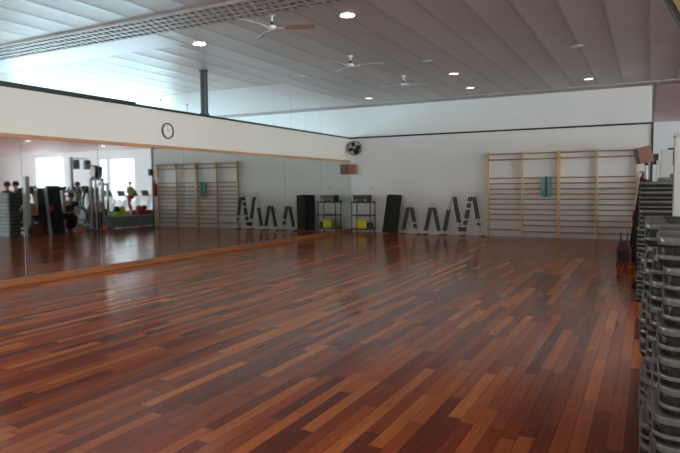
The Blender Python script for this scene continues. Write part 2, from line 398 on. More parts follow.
# ------------------------------------------------------------------ ceiling fans
def ceiling_fan(x, y, rot, lab, dark):
    t = thing('ceiling_fan', lab, 'ceiling fan', (x, y, ZC-.2), rot, 'ceiling fans')
    bm = NB(); lathe(bm, [(0, .2), (.05, .2), (.05, .18), (.012, .165), (.012, .06)], 16); obj('rod', bm, M['fanwhite'], t, smooth=True)
    bm = NB(); lathe(bm, [(0, .1), (.022, .097), (.03, .08), (.022, .055), (0, .05)], 14); obj('knuckle', bm, M['black'], t, smooth=True)
    bm = NB(); lathe(bm, [(0, .045), (.04, .042), (.062, .025), (.065, 0), (.05, -.018), (.02, -.026), (0, -.027)], 20); obj('motor', bm, M['fanwhite'], t, smooth=True)
    for k in range(3):
        a = k*2*PI/3
        mt = Matrix.Rotation(a, 4, 'Z') @ Matrix.Rotation(math.radians(-14), 4, 'X')
        bm = NB(); slab(bm, [(.06, -.012), (.2, -.02), (.2, .02), (.075, .012)], -.012, -.006, mt); am = bm
        bm = NB(); pts = [(.15, -.045), (.4, -.072), (.64, -.075), (.675, -.05), (.685, 0), (.675, .05), (.64, .075), (.4, .072), (.15, .045)]
        slab(bm, pts, -.004, .004, mt); b = obj('blade', bm, M['fanblade'] if (k == 0 and dark) else M['greylight'], t); obj('blade_arm', am, M['fanwhite'], b)
ceiling_fan(-5.22, 7.83, math.radians(20), 'three-bladed ceiling fan nearest the lattice grille, largest of the row', True)
ceiling_fan(-5.44, 11.0, math.radians(20), 'middle one of three ceiling fans, between dim round lamps', False)
ceiling_fan(-5.3, 13.6, math.radians(50), 'farthest and smallest of three ceiling fans, near the back grille', False)

# ------------------------------------------------------------------ clock
t = thing('wall_clock', 'round wall clock with a dark rim above the mirror', 'clock', (XL, 9.45, 2.71))
ry = Matrix.Rotation(PI/2, 4, 'Y')
bm = NB(); lathe(bm, [(0, .001), (.165, .001), (.172, .02), (.165, .04), (.15, .045), (.14, .03)], 32, ry); obj('rim', bm, M['clockrim'], t, smooth=True)
bm = NB(); lathe(bm, [(.139, .012), (.139, .018), (0, .018)], 32, ry); cf = obj('face', bm, M['clockface'], t)
for k in range(12):
    bm = NB(); mt = Matrix.Rotation(k*PI/6, 4, 'X'); box(bm, .0185, .020, -.004 if k % 3 else -.007, .004 if k % 3 else .007, .108, .13, mt); obj('hour_mark', bm, M['black'], cf)
bm = NB(); box(bm, .021, .023, -.006, .006, -.015, .075, Matrix.Rotation(math.radians(-60), 4, 'X')); obj('hour_hand', bm, M['black'], t)
bm = NB(); box(bm, .024, .026, -.004, .004, -.02, .11, Matrix.Rotation(math.radians(15), 4, 'X')); obj('minute_hand', bm, M['black'], t)

# ------------------------------------------------------------------ wall fan in the corner
t = thing('wall_fan', 'black caged wall fan high in the corner above the speaker', 'fan', (-8.66, YB, 2.78))
bm = NB(); box(bm, -.05, .05, -.02, -.001, -.12, .06); tube(bm, [(0, -.02, -.06), (0, -.1, -.08), (0, -.16, -.02)], .018, 8); obj('bracket', bm, M['black'], t)
tilt = Matrix.Translation((0, -.27, 0)) @ Matrix.Rotation(math.radians(20), 4, 'Z') @ Matrix.Rotation(math.radians(75), 4, 'X')
bm = NB(); lathe(bm, [(0, -.13), (.05, -.125), (.065, -.1), (.065, -.02), (0, -.015)], 16, tilt); obj('motor', bm, M['black'], t, smooth=True)
bm = NB()
torus(bm, .235, .008, tilt); torus(bm, .235, .007, tilt @ Matrix.Translation((0, 0, .06)))
for k in range(28):
    a = k*2*PI/28; c, s = math.cos(a), math.sin(a)
    tube(bm, [tilt @ Vector((c*.04, s*.04, .085)), tilt @ Vector((c*.16, s*.16, .085)), tilt @ Vector((c*.235, s*.235, .05)), tilt @ Vector((c*.235, s*.235, 0)), tilt @ Vector((c*.15, s*.15, -.04)), tilt @ Vector((c*.06, s*.06, -.05))], .003, 4)
for rr in (.09, .14, .19): torus(bm, rr, .003, tilt @ Matrix.Translation((0, 0, .08)), 20, 4)
obj('cage', bm, M['black'], t)
bm = NB(); lathe(bm, [(0, .08), (.04, .08), (.04, .092), (0, .095)], 16, tilt); obj('badge', bm, M['greylight'], t, smooth=True)
for k in range(4):
    mt = tilt @ Matrix.Rotation(k*PI/2+.4, 4, 'Z') @ Matrix.Rotation(.35, 4, 'X')
    bm = NB(); slab(bm, [(.03, -.03), (.12, -.07), (.2, -.06), (.215, 0), (.19, .05), (.1, .05), (.03, .03)], .015, .022, mt); obj('blade', bm, M['rubber'], t)
bm = NB(); lathe(bm, [(0, 0), (.035, 0), (.035, .04), (0, .045)], 12, tilt); obj('hub', bm, M['rubber'], t, smooth=True)

# corner speaker (tan front, dark cabinet)
t = thing('wall_speaker', 'small brown box speaker on the back wall in the corner under the fan', 'speaker', (-8.805, YB, 2.1))
bm = NB(); box(bm, -.13, .13, -.26, -.04, -.165, .165); obj('cabinet', bm, M['brown'], t, bev=.008)
bm = NB(); box(bm, -.12, .12, -.272, -.26, -.155, .155); obj('front_cloth', bm, M['brown'], t, bev=.004)
bm = NB(); box(bm, -.05, .05, -.04, -.001, -.06, .06); obj('bracket', bm, M['black'], t)
bm = NB(); tube(bm, [(-.1, -.012, -.1), (-.11, -.012, -.6), (-.11, -.012, -1.3), (-.11, -.012, -1.9)], .006, 6); obj('cable', bm, M['greypaint'], t)
# brown speaker on a slim stand beyond the step stacks, turned to the left and down
t = thing('speaker_stand', 'slim pale speaker stand beyond the step stacks', 'stand', (-.06, 15.1, 0))
bm = NB(); lathe(bm, [(0, 0), (.2, 0), (.2, .02), (.03, .04), (0, .04)], 20); obj('base', bm, M['black'], t, smooth=True)
bm = NB(); tube(bm, [(0, 0, .04), (0, 0, 1.0), (0, 0, 1.93)], .03, 10); obj('pole', bm, M['greypaint'], t, smooth=True)
t = thing('stand_speaker', 'brown box speaker with black front tilted down, on the slim stand', 'speaker', (-.13, 15.1, 2.165))
mt = Matrix.Rotation(math.radians(8), 4, 'Z') @ Matrix.Rotation(math.radians(-13), 4, 'Y')
bm = NB(); box(bm, -.11, .17, -.15, .15, -.18, .18, mt); obj('cabinet', bm, M['brown'], t, bev=.008)
bm = NB(); box(bm, -.16, -.111, -.14, .14, -.17, .17, mt); obj('front_cloth', bm, M['black'], t, bev=.006)
bm = NB(); box(bm, .03, .11, -.04, .04, -.23, -.17); obj('mount', bm, M['black'], t)
# dark small box at the end of the wall trim
t = thing('junction_box', 'small black box on the end of the back wall beside the brown speaker', 'box', (.085, YB+.02, 2.2))
bm = NB(); box(bm, 0, .13, -.12, .1, -.16, .12); obj('housing', bm, M['black'], t, bev=.012)
bm = NB(); box(bm, .02, .11, -.135, -.12, -.1, .05); obj('cover', bm, M['blackplastic'], t)

# ------------------------------------------------------------------ wall bars
BL, BR = -4.27, -.34; BW = (BR-BL)/4
ZR = [2.44, 2.28, 1.73, 1.57, 1.41, 1.26, 1.11, .96, .81, .66, .50, .20]
ZR2 = [2.44, 2.28, 1.73, 1.57, 1.41, 1.26, 1.11, .96, .81, .66, .50, .34, .16]
def bars(x0, first, lab):
    t = thing('wall_bars', lab, 'wall bars', (x0, YB, 0), group='wooden wall bars')
    for k in range(3):
        x = k*BW; tt = .022
        bm = NB(); slab(bm, [(0.02, -.03), (2.5, -.03), (2.5, -.15), (2.35, -.15), (2.25, -.11), (1.9, -.11), (.02, -.11)], x-tt, x+tt, Matrix(((0, 0, 1, 0), (0, 1, 0, 0), (1, 0, 0, 0), (0, 0, 0, 1))))
        up = obj('upright', bm, M['pine'], t, bev=.005)
        bm = NB(); box(bm, x-.035, x+.035, -.03, -.001, .1, .16); box(bm, x-.035, x+.035, -.03, -.001, 2.3, 2.36); obj('wall_bracket', bm, M['steel'], up)
    for k in range(2):
        for z in (ZR if (first and k == 0) else ZR2):
            y = -.13 if z > 2.25 else -.085
            bm = NB(); e = Vector((k*BW+.02, y, z)), Vector((k*BW+BW-.02, y, z))
            tube(bm, [e[0], e[0].lerp(e[1], .5), e[1]], .019, 10); obj('rung', bm, M['rung'], t, smooth=True)
    return t
bars(BL, True, 'left double unit of wooden wall bars with a towel hanging on it')
bars(BL+2*BW+.045, False, 'right double unit of wooden wall bars beside the brown speaker')
# towel
t = thing('towel', 'teal towel with a dark middle stripe hanging over a wall bar', 'towel', (-2.62, YB, 1.73))
def towel_strip(x0, x1, m, nm):
    bm = NB(); prof = []
    for z in (-.55, -.4, -.25, -.1): prof.append((-.128+.006*math.sin(z*20), z))
    for a in range(0, 181, 30): prof.append((-.085-.028*math.cos(math.radians(a)), .0+.028*math.sin(math.radians(a))))
    for z in (-.1, -.25, -.35): prof.append((-.055, z))
    rows = []
    for x in [x0+(x1-x0)*k/4 for k in range(5)]:
        rows.append([bm.verts.new((x, y+(.004*math.sin(x*60)), z)) for y, z in prof])
    for a, b in zip(rows, rows[1:]):
        for k in range(len(prof)-1): bm.faces.new((a[k], a[k+1], b[k+1], b[k]))
    o = obj(nm, bm, m, t, smooth=False); md = o.modifiers.new('thickness', 'SOLIDIFY'); md.thickness = .006; md.offset = 0
    return o
towel_strip(-.14, -.02, M['teal'], 'towel_half'); towel_strip(-.02, .03, M['tealdark'], 'stripe'); towel_strip(.03, .14, M['teal'], 'towel_half')

# ------------------------------------------------------------------ dumbbell A-frame racks
def a_frame(xc, half, top, lab, fl=True, fr=True):
    t = thing('weight_rack', lab, 'weight rack', (xc, 17.74, 0), group='A-frame weight racks')
    for s in (-1, 1):
        bm = NB(); tube(bm, [(s*half, 0, .03), (s*.035, 0, top-.03)], .016, 8); obj('leg', bm, M['greypaint'], t, smooth=True)
        bm = NB(); box(bm, s*half-(.1 if s < 0 and fl else .028), s*half+(.1 if s > 0 and fr else .028), -.02, .02, .005, .035); box(bm, s*half-.02, s*half+.02, -.17, .17, .005, .03)
        obj('foot', bm, M['black'], t, bev=.006)
        bm = NB(); n = int(top/.07)
        for k in range(n):
            z = .17+k*.0655
            if z > top-.1: break
            f = (z-.03)/(top-.06); x = s*(half+(.035-half)*f)
            tube(bm, [(x, -.01, z-.034), (x, -.115, z-.034)], .006, 5); box(bm, x-.02, x+.02, -.12, -.06, z-.034, z-.029)
        obj('pegs', bm, M['black'], t)
    bm = NB(); tube(bm, [(-.05, 0, top-.03), (-.03, 0, top), (.03, 0, top), (.05, 0, top-.03)], .018, 8); obj('top_cap', bm, M['steel'], t, smooth=True)
    return t
bm = NB()
for s in (-1, 1):
    mt = Matrix.Rotation(s*PI/2, 4, 'Y'); lathe(bm, [(0, .012), (.027, .012), (.0318, .018), (.0318, .056), (.027, .062), (0, .063)], 10, mt)
tube(bm, [(-.03, 0, 0), (.03, 0, 0)], .016, 8)
dproto = obj('dumbbell', bm, M['dumb'], smooth=True); used = [False]
def dumbs(xc, half, top, left, right, lab, grp):
    for s, mask, leg in ((-1, left, 'left'), (1, right, 'right')):
        zs = []
        k = 0
        while .17+k*.0655 <= top-.1:
            if k < len(mask) and mask[k] == '1': zs.append(.17+k*.0655)
            k += 1
        for q, z in enumerate(zs[::-1]):
            f = (z-.03)/(top-.06); x = xc+s*(half+(.035-half)*f)
            o = dproto if not used[0] else dproto.copy()
            if used[0]: COL.objects.link(o)
            used[0] = True
            o.location = (x, 17.65, z+.0005); o.scale = (random.uniform(.9, 1.05), 1, 1)
            tag(o, '%s dumbbell %son the %s leg of %s' % (ORD[q], '' if q == 0 else 'from the top ', leg, lab), 'dumbbell', grp)
R_ = [(-6.68, .235, .985, '1'*12, '011011111111', 'leftmost short A-frame weight rack, next to the black mats', 'the leftmost weight rack', 'dumbbells on the leftmost rack'),
      (-5.935, .235, .99, '1'*12, '1'*12, 'second short A-frame weight rack, left of the two tall ones', 'the second weight rack', 'dumbbells on the second rack'),
      (-5.29, .27, 1.31, '11111111110000000111', '1100111111111111111', 'left one of two tall A-frame weight racks, with a bare stretch on its left leg', 'the left tall rack', 'dumbbells on the third rack'),
      (-4.69, .27, 1.31, '1101101111011011011', '0001001111111111111', 'right one of two tall A-frame weight racks, next to the wall bars', 'the right tall rack', 'dumbbells on the fourth rack')]
for xc, h_, tp, lm, rm, l1, l2, g in R_:
    a_frame(xc, h_, tp, l1, xc > -5.2 and False or xc < -5.5, xc != -5.29 and xc != -5.935); dumbs(xc, h_, tp, lm, rm, l2, g)

# ------------------------------------------------------------------ leaning black mats
for k in range(4):
    bm = NB(); x0 = -7.70+k*.085
    mt = Matrix.Translation((x0, 17.62+.03*k, .0)) @ Matrix.Rotation(math.radians(4.5), 4, 'Y') @ Matrix.Rotation(math.radians(-10+1.2*k), 4, 'X')
    slab(bm, rrect(1.24, .34, .03, 3), -.012, .012, mt @ Matrix.Translation((.2, .0, .66)) @ Matrix(((0, 1, 0, 0), (0, 0, 1, 0), (1, 0, 0, 0), (0, 0, 0, 1))))
    lab = ['black exercise mat leaning on the back wall, nearest the shelf stand', 'black leaning exercise mat, second from the shelf stand', 'black leaning exercise mat, third from the shelf stand', 'black leaning exercise mat, nearest the weight racks'][k]
    o = obj('exercise_mat', bm, M['rubber'], bev=.004); o.location = (0, (k-1.5)*-.075, .0); tag(o, lab, 'mat', 'black mats leaning on the back wall')

# ------------------------------------------------------------------ shelf stand with stereo
SX, SY = -8.31, 17.68
t = thing('shelf_stand', 'black open shelf stand with three shelves in the back corner', 'shelf', (SX, SY, 0))
for sx in (-1, 1):
    for sy in (-1, 1):
        bm = NB(); tube(bm, [(sx*.33, sy*.19, 0), (sx*.33, sy*.19, 1.04)], .02, 8); obj('post', bm, M['black'], t, smooth=True)
for z in (.13, .57, 1.0):
    bm = NB(); box(bm, -.33, .33, -.19, .19, z, z+.02); box(bm, -.35, .35, -.215, -.19, z-.015, z+.03); box(bm, -.35, .35, .19, .215, z-.015, z+.03); obj('shelf', bm, M['black'], t)
t = thing('stereo', 'dark stereo unit on the top shelf of the black stand', 'stereo', (SX-.02, SY-.02, 1.021))
bm = NB(); box(bm, -.26, .26, -.16, .16, .012, .2); obj('housing', bm, M['blackplastic'], t, bev=.012)
bm = NB(); box(bm, -.2, .2, -.17, -.161, .1, .175); obj('display', bm, M['screen'], t)
bm = NB()
for x in (-.17, .17): lathe(bm, [(0, 0), (.028, 0), (.024, .02), (0, .022)], 12, Matrix.Translation((x, -.161, .055)) @ Matrix.Rotation(PI/2, 4, 'X'))
obj('knobs', bm, M['steel'], t)
bm = NB()
for x in (-.2, .2): lathe(bm, [(0, 0), (.02, 0), (.02, .012), (0, .012)], 8, Matrix.Translation((x, 0, 0)))
obj('feet', bm, M['black'], t)
bm = NB(); box(bm, -.3, .3, -.15, .13, .2, .225); obj('lid', bm, M['blackplastic'], t, bev=.006)
t = thing('storage_crate', 'bright yellow plastic box on the bottom shelf of the stand', 'box', (SX+.01, SY-.02, .151))
bm = NB(); slab(bm, rrect(.34, .3, .04), 0, .25); obj('body', bm, M['yellow'], t, bev=.006)
bm = NB(); slab(bm, rrect(.36, .32, .045), .251, .275); obj('lid', bm, M['yellow'], t, bev=.006)
t = thing('cable_box', 'small dark box on the bottom shelf, right of the yellow box', 'box', (SX+.25, SY-.02, .151))
bm = NB(); box(bm, -.065, .055, -.13, .13, 0, .18); obj('body', bm, M['blueg'], t, bev=.01)
bm = NB(); box(bm, -.06, .05, -.125, .125, .181, .2); obj('lid', bm, M['blackplastic'], t, bev=.005)
t = thing('wall_socket', 'small pale wall socket above the stereo', 'socket', (-8.15, YB, 1.47))
bm = NB(); box(bm, -.05, .05, -.014, -.001, -.05, .05); obj('plate', bm, M['greylight'], t, bev=.003)
bm = NB(); lathe(bm, [(.028, 0), (.028, .004), (0, .004)], 14, Matrix.Translation((0, -.0145, 0)) @ Matrix.Rotation(PI/2, 4, 'X')); obj('outlet', bm, M['fanwhite'], t)

# ------------------------------------------------------------------ step platforms
def step_proto():
    t = thing('aerobic_step', '', 'aerobic step')
    bm = NB(); slab(bm, rrect(1.10, .40, .07, 5), .078, .113); pf = obj('platform', bm, M['grey'], t, smooth=True, bev=.015)
    bm = NB(); slab(bm, rrect(1.088, .388, .065, 5), .0, .0775); obj('base', bm, M['rubber'], t, smooth=True, bev=.012)
    bm = NB(); slab(bm, rrect(1.100, .400, .07, 5), .022, .042); obj('foot_rim', bm, M['grey'], t, smooth=True, bev=.009)
    bm = NB(); slab(bm, rrect(.9, .28, .05, 4), .1135, .118); obj('rubber_top', bm, M['rubber'], pf)
    return t
sp = None
rnd = random.Random(3)
def stack(x, y, n, where, grp):
    global sp
    for k in range(n):
        lab = ('top step of %s' % where) if k == n-1 else 'aerobic step in %s, %s from its top' % (where, ORD[n-1-k])
        loc = (x+.55+rnd.uniform(-.018, .018), y+.2+rnd.uniform(-.008, .008), .0005+k*.119)
        if sp is None:
            sp = step_proto(); o = sp; o.location = loc; o['label'] = lab; o['group'] = grp
        else: o = dup(sp, loc, rnd.uniform(-.012, .012), lab, grp)
        o.rotation_euler = (0, 0, rnd.uniform(-.012, .012))
stack(.045, 2.62, 11, 'the step stack nearest the camera', 'steps in the nearest stack')
stack(.03, 3.06, 11, 'the second step stack from the camera', 'steps in the second stack')
stack(.0, 3.50, 11, 'the third step stack from the camera', 'steps in the third stack')
stack(-.02, 3.94, 11, 'the fourth step stack, before the pale post', 'steps in the fourth stack')
for i, y in enumerate((8.5, 8.94, 9.38, 9.82)):
    o_ = ['first', 'second', 'third', 'last'][i]
    stack(-.11, y, 13, 'the %s tall stack beyond the pale post' % o_, 'steps in the %s far stack' % o_)
stack(.1, 11.9, 12, 'the stack at the left edge of the mirror', 'steps in the mirrored stack')
# two more grey boards on the top of the tall group
for k, (x, y, z, w_, rz, lab) in enumerate(((.42, 9.0, 1.552, .62, .1, 'short grey board lying on top of the tall step stacks, lower of two'), (.45, 9.0, 1.60, .4, -.1, 'short grey board lying on top of the tall step stacks, upper of two'))):
    bm = NB(); slab(bm, rrect(w_, .36, .06, 5), 0, .045); o = obj('foam_board', bm, M['grey'], smooth=True, bev=.012); o.location = (x, y, z+.0); o.rotation_euler = (0, 0, rz); tag(o, lab, 'board', 'grey boards on the tall stacks')

# pale posts
def pale_post(x, y, w_, h_, lab):
    t = thing('pale_post', lab, 'post', (x, y, 0), group='pale square posts')
    bm = NB(); box(bm, 0, w_, 0, w_, .02, h_); obj('shaft', bm, M['palegreen'], t, bev=.01)
    bm = NB(); box(bm, -.02, w_+.02, -.02, w_+.02, 0, .02); obj('foot_plate', bm, M['greypaint'], t)
    bm = NB(); box(bm, -.008, w_+.008, -.008, w_+.008, h_, h_+.02); obj('cap', bm, M['greypaint'], t)
pale_post(.155, 4.75, .16, 1.84, 'pale square post rising behind the nearest step stacks')
pale_post(.16, 10.55, .16, 2.02, 'pale square post behind the tall group of step stacks')
pale_post(.12, 12.5, .14, 1.93, 'pale square post beside the stack seen in the mirror')

# hanging board in the top right corner
t = thing('hanging_board', 'olive-yellow board with a black rounded frame hung over the step stacks', 'board', (.25, 3.0, 2.625))
mt = Matrix.Rotation(math.radians(90), 4, 'X') @ Matrix.Rotation(math.radians(26.6), 4, 'Z')
bm = NB(); slab(bm, rrect(.66, .8, .05, 4), -.02, .02, mt); obj('frame', bm, M['black'], t, bev=.006)
bm = NB(); slab(bm, rrect(.61, .75, .04, 4), -.001, .028, mt); obj('panel', bm, M['olive'], t)
bm = NB()
for s in (-.2, .2): tube(bm, [mt @ Vector((s, .39, 0)), (s*.9-.15, 0, 1.545)], .006, 6)
obj('hanger_cables', bm, M['steel'], t)

# ------------------------------------------------------------------ dark things at the end of the stacks
for k in range(3):
    mt = Matrix.Translation((-.335+.066*k, 13.3+.01*k, .0)) @ Matrix.Rotation(math.radians(7.5), 4, 'Y')
    bm = NB(); box(bm, -.03, .03, -.25, .25, .006, 1.66-.03*k, mt)
    o = tag(obj('gym_mat', bm, M['rubber'], bev=.015), ['black folding gym mat leaning to the right, outermost of three beyond the step stacks', 'middle one of three black gym mats leaning beyond the step stacks', 'innermost of three black gym mats leaning beyond the step stacks'][k], 'mat', 'black mats beyond the step stacks')
    if k == 0:
        bm = NB(); slab(bm, rrect(.2, .12, .03, 4), -.055, -.031, mt @ Matrix.Translation((0, -.18, .9)) @ Matrix.Rotation(PI/2, 4, 'Y') @ Matrix.Scale(1, 4))
        h = obj('carry_handle', bm, M['redcloth'], o, bev=.005); h['label'] = 'red carry handle'
t = thing('gym_bag', 'dark red holdall standing on the floor at the foot of the black mats', 'bag', (-.39, 12.45, 0))
bm = NB(); slab(bm, rrect(.24, .42, .08, 4), 0.002, .42); bmesh.ops.subdivide_edges(bm, edges=bm.edges[:], cuts=2, use_grid_fill=True)
for v in bm.verts:
    v.co += Vector((math.sin(v.co.z*19+v.co.y*11), math.sin(v.co.x*23+v.co.z*7), 0))*.012
    if v.co.z > .3: v.co.x *= .75; v.co.y *= .85
obj('body', bm, M['darkred'], t, smooth=True)
bm = NB()
for x in (-.06, .06): tube(bm, [(x, -.1, .415), (x, -.09, .55), (x, 0, .6), (x, .09, .55), (x, .1, .415)], .012, 6)
obj('handles', bm, M['black'], t, smooth=True)
bm = NB(); box(bm, -.08, .08, -.245, -.2, .08, .28); obj('front_pocket', bm, M['blackcloth'], t, bev=.01)

# fire extinguisher on wall end
t = thing('fire_extinguisher', 'red fire extinguisher hanging at the end of the back wall, seen in the mirror', 'fire extinguisher', (-.14, YB, 1.2))
bm = NB(); lathe(bm, [(0, 0), (.07, 0), (.08, .03), (.08, .46), (.06, .53), (.03, .56), (0, .56)], 18, Matrix.Translation((0, -.11, 0))); obj('cylinder', bm, M['red'], t, smooth=True)
bm = NB(); lathe(bm, [(0, .56), (.03, .56), (.03, .61), (0, .62)], 10, Matrix.Translation((0, -.11, 0))); box(bm, -.09, .03, -.125, -.095, .62, .64); box(bm, -.09, .03, -.125, -.095, .655, .67, ); obj('valve', bm, M['black'], t)
bm = NB(); tube(bm, [(.03, -.11, .59), (.1, -.12, .55), (.11, -.12, .35), (.1, -.12, .2)], .012, 6); obj('hose', bm, M['black'], t, smooth=True)
bm = NB(); box(bm, -.03, .03, -.03, -.001, .3, .4); obj('wall_hook', bm, M['steel'], t)
t = thing('notice_box', 'white box on the back wall beside the fire extinguisher', 'box', (-.27, YB, 1.2))
bm = NB(); box(bm, -.055, .03, -.08, -.001, .05, .7); obj('housing', bm, M['white'], t, bev=.006)
bm = NB(); box(bm, -.045, .02, -.086, -.08, .4, .65); obj('door', bm, M['greylight'], t)

# ------------------------------------------------------------------ gym equipment
def treadmill(loc, rz, lab):
    t = thing('treadmill', lab, 'treadmill', loc, rz, 'treadmills in the gym area')
    bm = NB(); box(bm, -.38, .38, -.9, .75, .03, .16); box(bm, -.42, .42, .55, .95, .03, .26); obj('deck', bm, M['greypaint'], t, bev=.02)
    bm = NB(); box(bm, -.26, .26, -.88, .54, .161, .17); obj('belt', bm, M['rubber'], t)
    for s in (-1, 1):
        bm = NB(); tube(bm, [(s*.38, .85, .1), (s*.37, .72, .7), (s*.36, .55, 1.15)], .04, 8); obj('upright', bm, M['white'], t, smooth=True)
        bm = NB(); tube(bm, [(s*.38, .64, .95), (s*.38, .35, .95), (s*.38, .1, .92)], .025, 8); obj('handrail', bm, M['white'], t, smooth=True)
    bm = NB(); mt = Matrix.Translation((0, .52, 1.25)) @ Matrix.Rotation(math.radians(-25), 4, 'X'); box(bm, -.25, .25, -.04, .05, -.16, .18, mt); cs = obj('console', bm, M['blackplastic'], t, bev=.02)
    bm = NB(); box(bm, -.2, .2, -.05, -.041, -.06, .13, mt); obj('screen', bm, M['screen'], cs)
    return t
tm = [(8, 22.3, 'treadmill in the mirror, leftmost of the row'), (8, 23.2, 'treadmill in the mirror, second from the left'), (8, 24.1, 'treadmill with the runner in the lime top on it'), (8, 25.0, 'treadmill in the mirror, right of the runner'), (8, 25.9, 'treadmill in the mirror above the bin of red balls'), (8, 26.8, 'treadmill in the mirror, last to the right, beside the wall bars')]
t0 = treadmill((8, 22.3, 0), -PI/2, tm[0][2])
for x, y, lab in tm[1:]: dup(t0, (x, y, 0), -PI/2, lab)
def elliptical(loc, rz, lab):
    t = thing('cross_trainer', lab, 'cross trainer', loc, rz, 'cross trainers in the gym area')
    bm = NB(); box(bm, -.06, .06, -.8, .7, .04, .12); box(bm, -.3, .3, -.82, -.74, .0, .08); box(bm, -.3, .3, .62, .7, .0, .08); obj('frame', bm, M['blackplastic'], t, bev=.015)
    bm = NB(); lathe(bm, [(0, -.07), (.28, -.07), (.3, -.04), (.3, .04), (.28, .07), (0, .07)], 24, Matrix.Translation((0, .4, .42)) @ Matrix.Rotation(PI/2, 4, 'Y')); obj('flywheel_cover', bm, M['binpl'], t, smooth=True)
    bm = NB(); tube(bm, [(0, .45, .65), (0, .3, 1.1), (0, .2, 1.4)], .045, 8); obj('mast', bm, M['blackplastic'], t, smooth=True)
    bm = NB(); mt = Matrix.Translation((0, .15, 1.5)) @ Matrix.Rotation(math.radians(-30), 4, 'X'); slab(bm, rrect(.36, .3, .06), -.03, .04, mt @ Matrix.Rotation(PI/2, 4, 'X')); obj('console', bm, M['blackplastic'], t, bev=.01)
    for s in (-1, 1):
        bm = NB(); tube(bm, [(s*.2, .45, .5), (s*.24, .2, 1.0), (s*.22, -.05, 1.35), (s*.22, -.1, 1.62)], .022, 8); obj('arm_lever', bm, M['blackplastic'], t, smooth=True)
        bm = NB(); tube(bm, [(s*.2, .4, .42-s*.1), (s*.2, -.6, .22)], .025, 8); box(bm, s*.2-.07, s*.2+.07, -.45, -.1, .3, .34); obj('pedal', bm, M['rubber'], t)
    return t
e0 = elliptical((3.0, 15.66, 0), PI/2, 'cross trainer in the mirror, nearest the black machine')
dup(e0, (4.4, 17.0, 0), PI/2, 'cross trainer in the mirror, left of the person in black')
dup(e0, (2.0, 16.48, 0), -PI/2, 'cross trainer in the mirror, just left of the speaker on the grey machine')
dup(e0, (2.3, 14.15, 0), PI/2, 'cross trainer in the mirror, beside the pale post and red shirt')
dup(e0, (5.2, 18.1, 0), PI/2, 'cross trainer in the mirror, behind the mast with two speakers')
dup(e0, (4.9, 15.95, 0), PI/2, 'cross trainer in the mirror, far behind the orange top')
dup(e0, (6.3, 19.3, 0), PI/2, 'cross trainer in the mirror, farthest back behind the sand-coloured top')
def cable_tower(loc, rz, h_, lab):
    t = thing('cable_tower', lab, 'weight machine', loc, rz, 'weight machines in the gym area')
    bm = NB(); box(bm, -.35, .35, -.3, .3, 0, .05); obj('base', bm, M['blackplastic'], t, bev=.01)
    for s in (-1, 1): bm = NB(); box(bm, s*.27-.04, s*.27+.04, -.05, .05, .05, h_); obj('upright', bm, M['greypaint'], t, bev=.008)
    bm = NB(); box(bm, -.31, .31, -.06, .06, h_, h_+.08); obj('crossbar', bm, M['greypaint'], t, bev=.008)
    bm = NB()
    for k in range(12): box(bm, -.15, .15, -.08, .08, .06+k*.05, .105+k*.05)
    obj('weight_stack', bm, M['rubber'], t)
    bm = NB()
    for s in (-.1, .1): tube(bm, [(s, 0, .66), (s, 0, h_)], .01, 6)
    obj('guide_rods', bm, M['steel'], t)
    bm = NB(); box(bm, -.2, .2, .12, .17, .5, 1.0); box(bm, -.17, .17, .12, .5, .42, .49); obj('pad', bm, M['redcloth'], t, bev=.02)
    return t
c0 = cable_tower((.5, 15.62, 0), -PI/2, 1.85, 'grey weight machine with red pad in the mirror, carrying the black speaker')
cable_tower((3.4, 18.4, 0), -PI/2, 1.7, 'lower grey weight machine in the mirror, left of the ball bins')
cable_tower((1.0, 14.8, 0), -PI/2, 1.4, 'weight machine with red pad in the mirror, behind the person in black')
t = thing('multi_gym', 'black weight machine in the mirror with leaning mats before it', 'weight machine', (.78, 13.55, 0), PI/2)
bm = NB(); box(bm, -.3, .3, -.25, .25, 0, .06); obj('base', bm, M['black'], t)
bm = NB(); box(bm, -.24, .24, -.1, .1, .06, 1.58); obj('tower', bm, M['blackplastic'], t, bev=.02)
bm = NB(); box(bm, -.15, .15, -.2, -.101, .3, 1.3); obj('guard', bm, M['rubber'], t, bev=.01)
bm = NB(); box(bm, -.16, .16, -.6, -.22, .4, .47); box(bm, -.03, .03, -.45, -.35, 0, .4); obj('seat', bm, M['redcloth'], t, bev=.01)
MG = t
for x, y, lab in ((1.9, 14.95, 'second black weight machine in the mirror, left of the two-speaker mast'), (3.2, 17.65, 'third black weight machine in the mirror, behind the sand-coloured top'), (3.6, 14.75, 'fourth black weight machine in the mirror, farther back beside the first')):
    dup(MG, (x, y, 0), PI/2, lab, 'black weight machines')
MG['group'] = 'black weight machines'
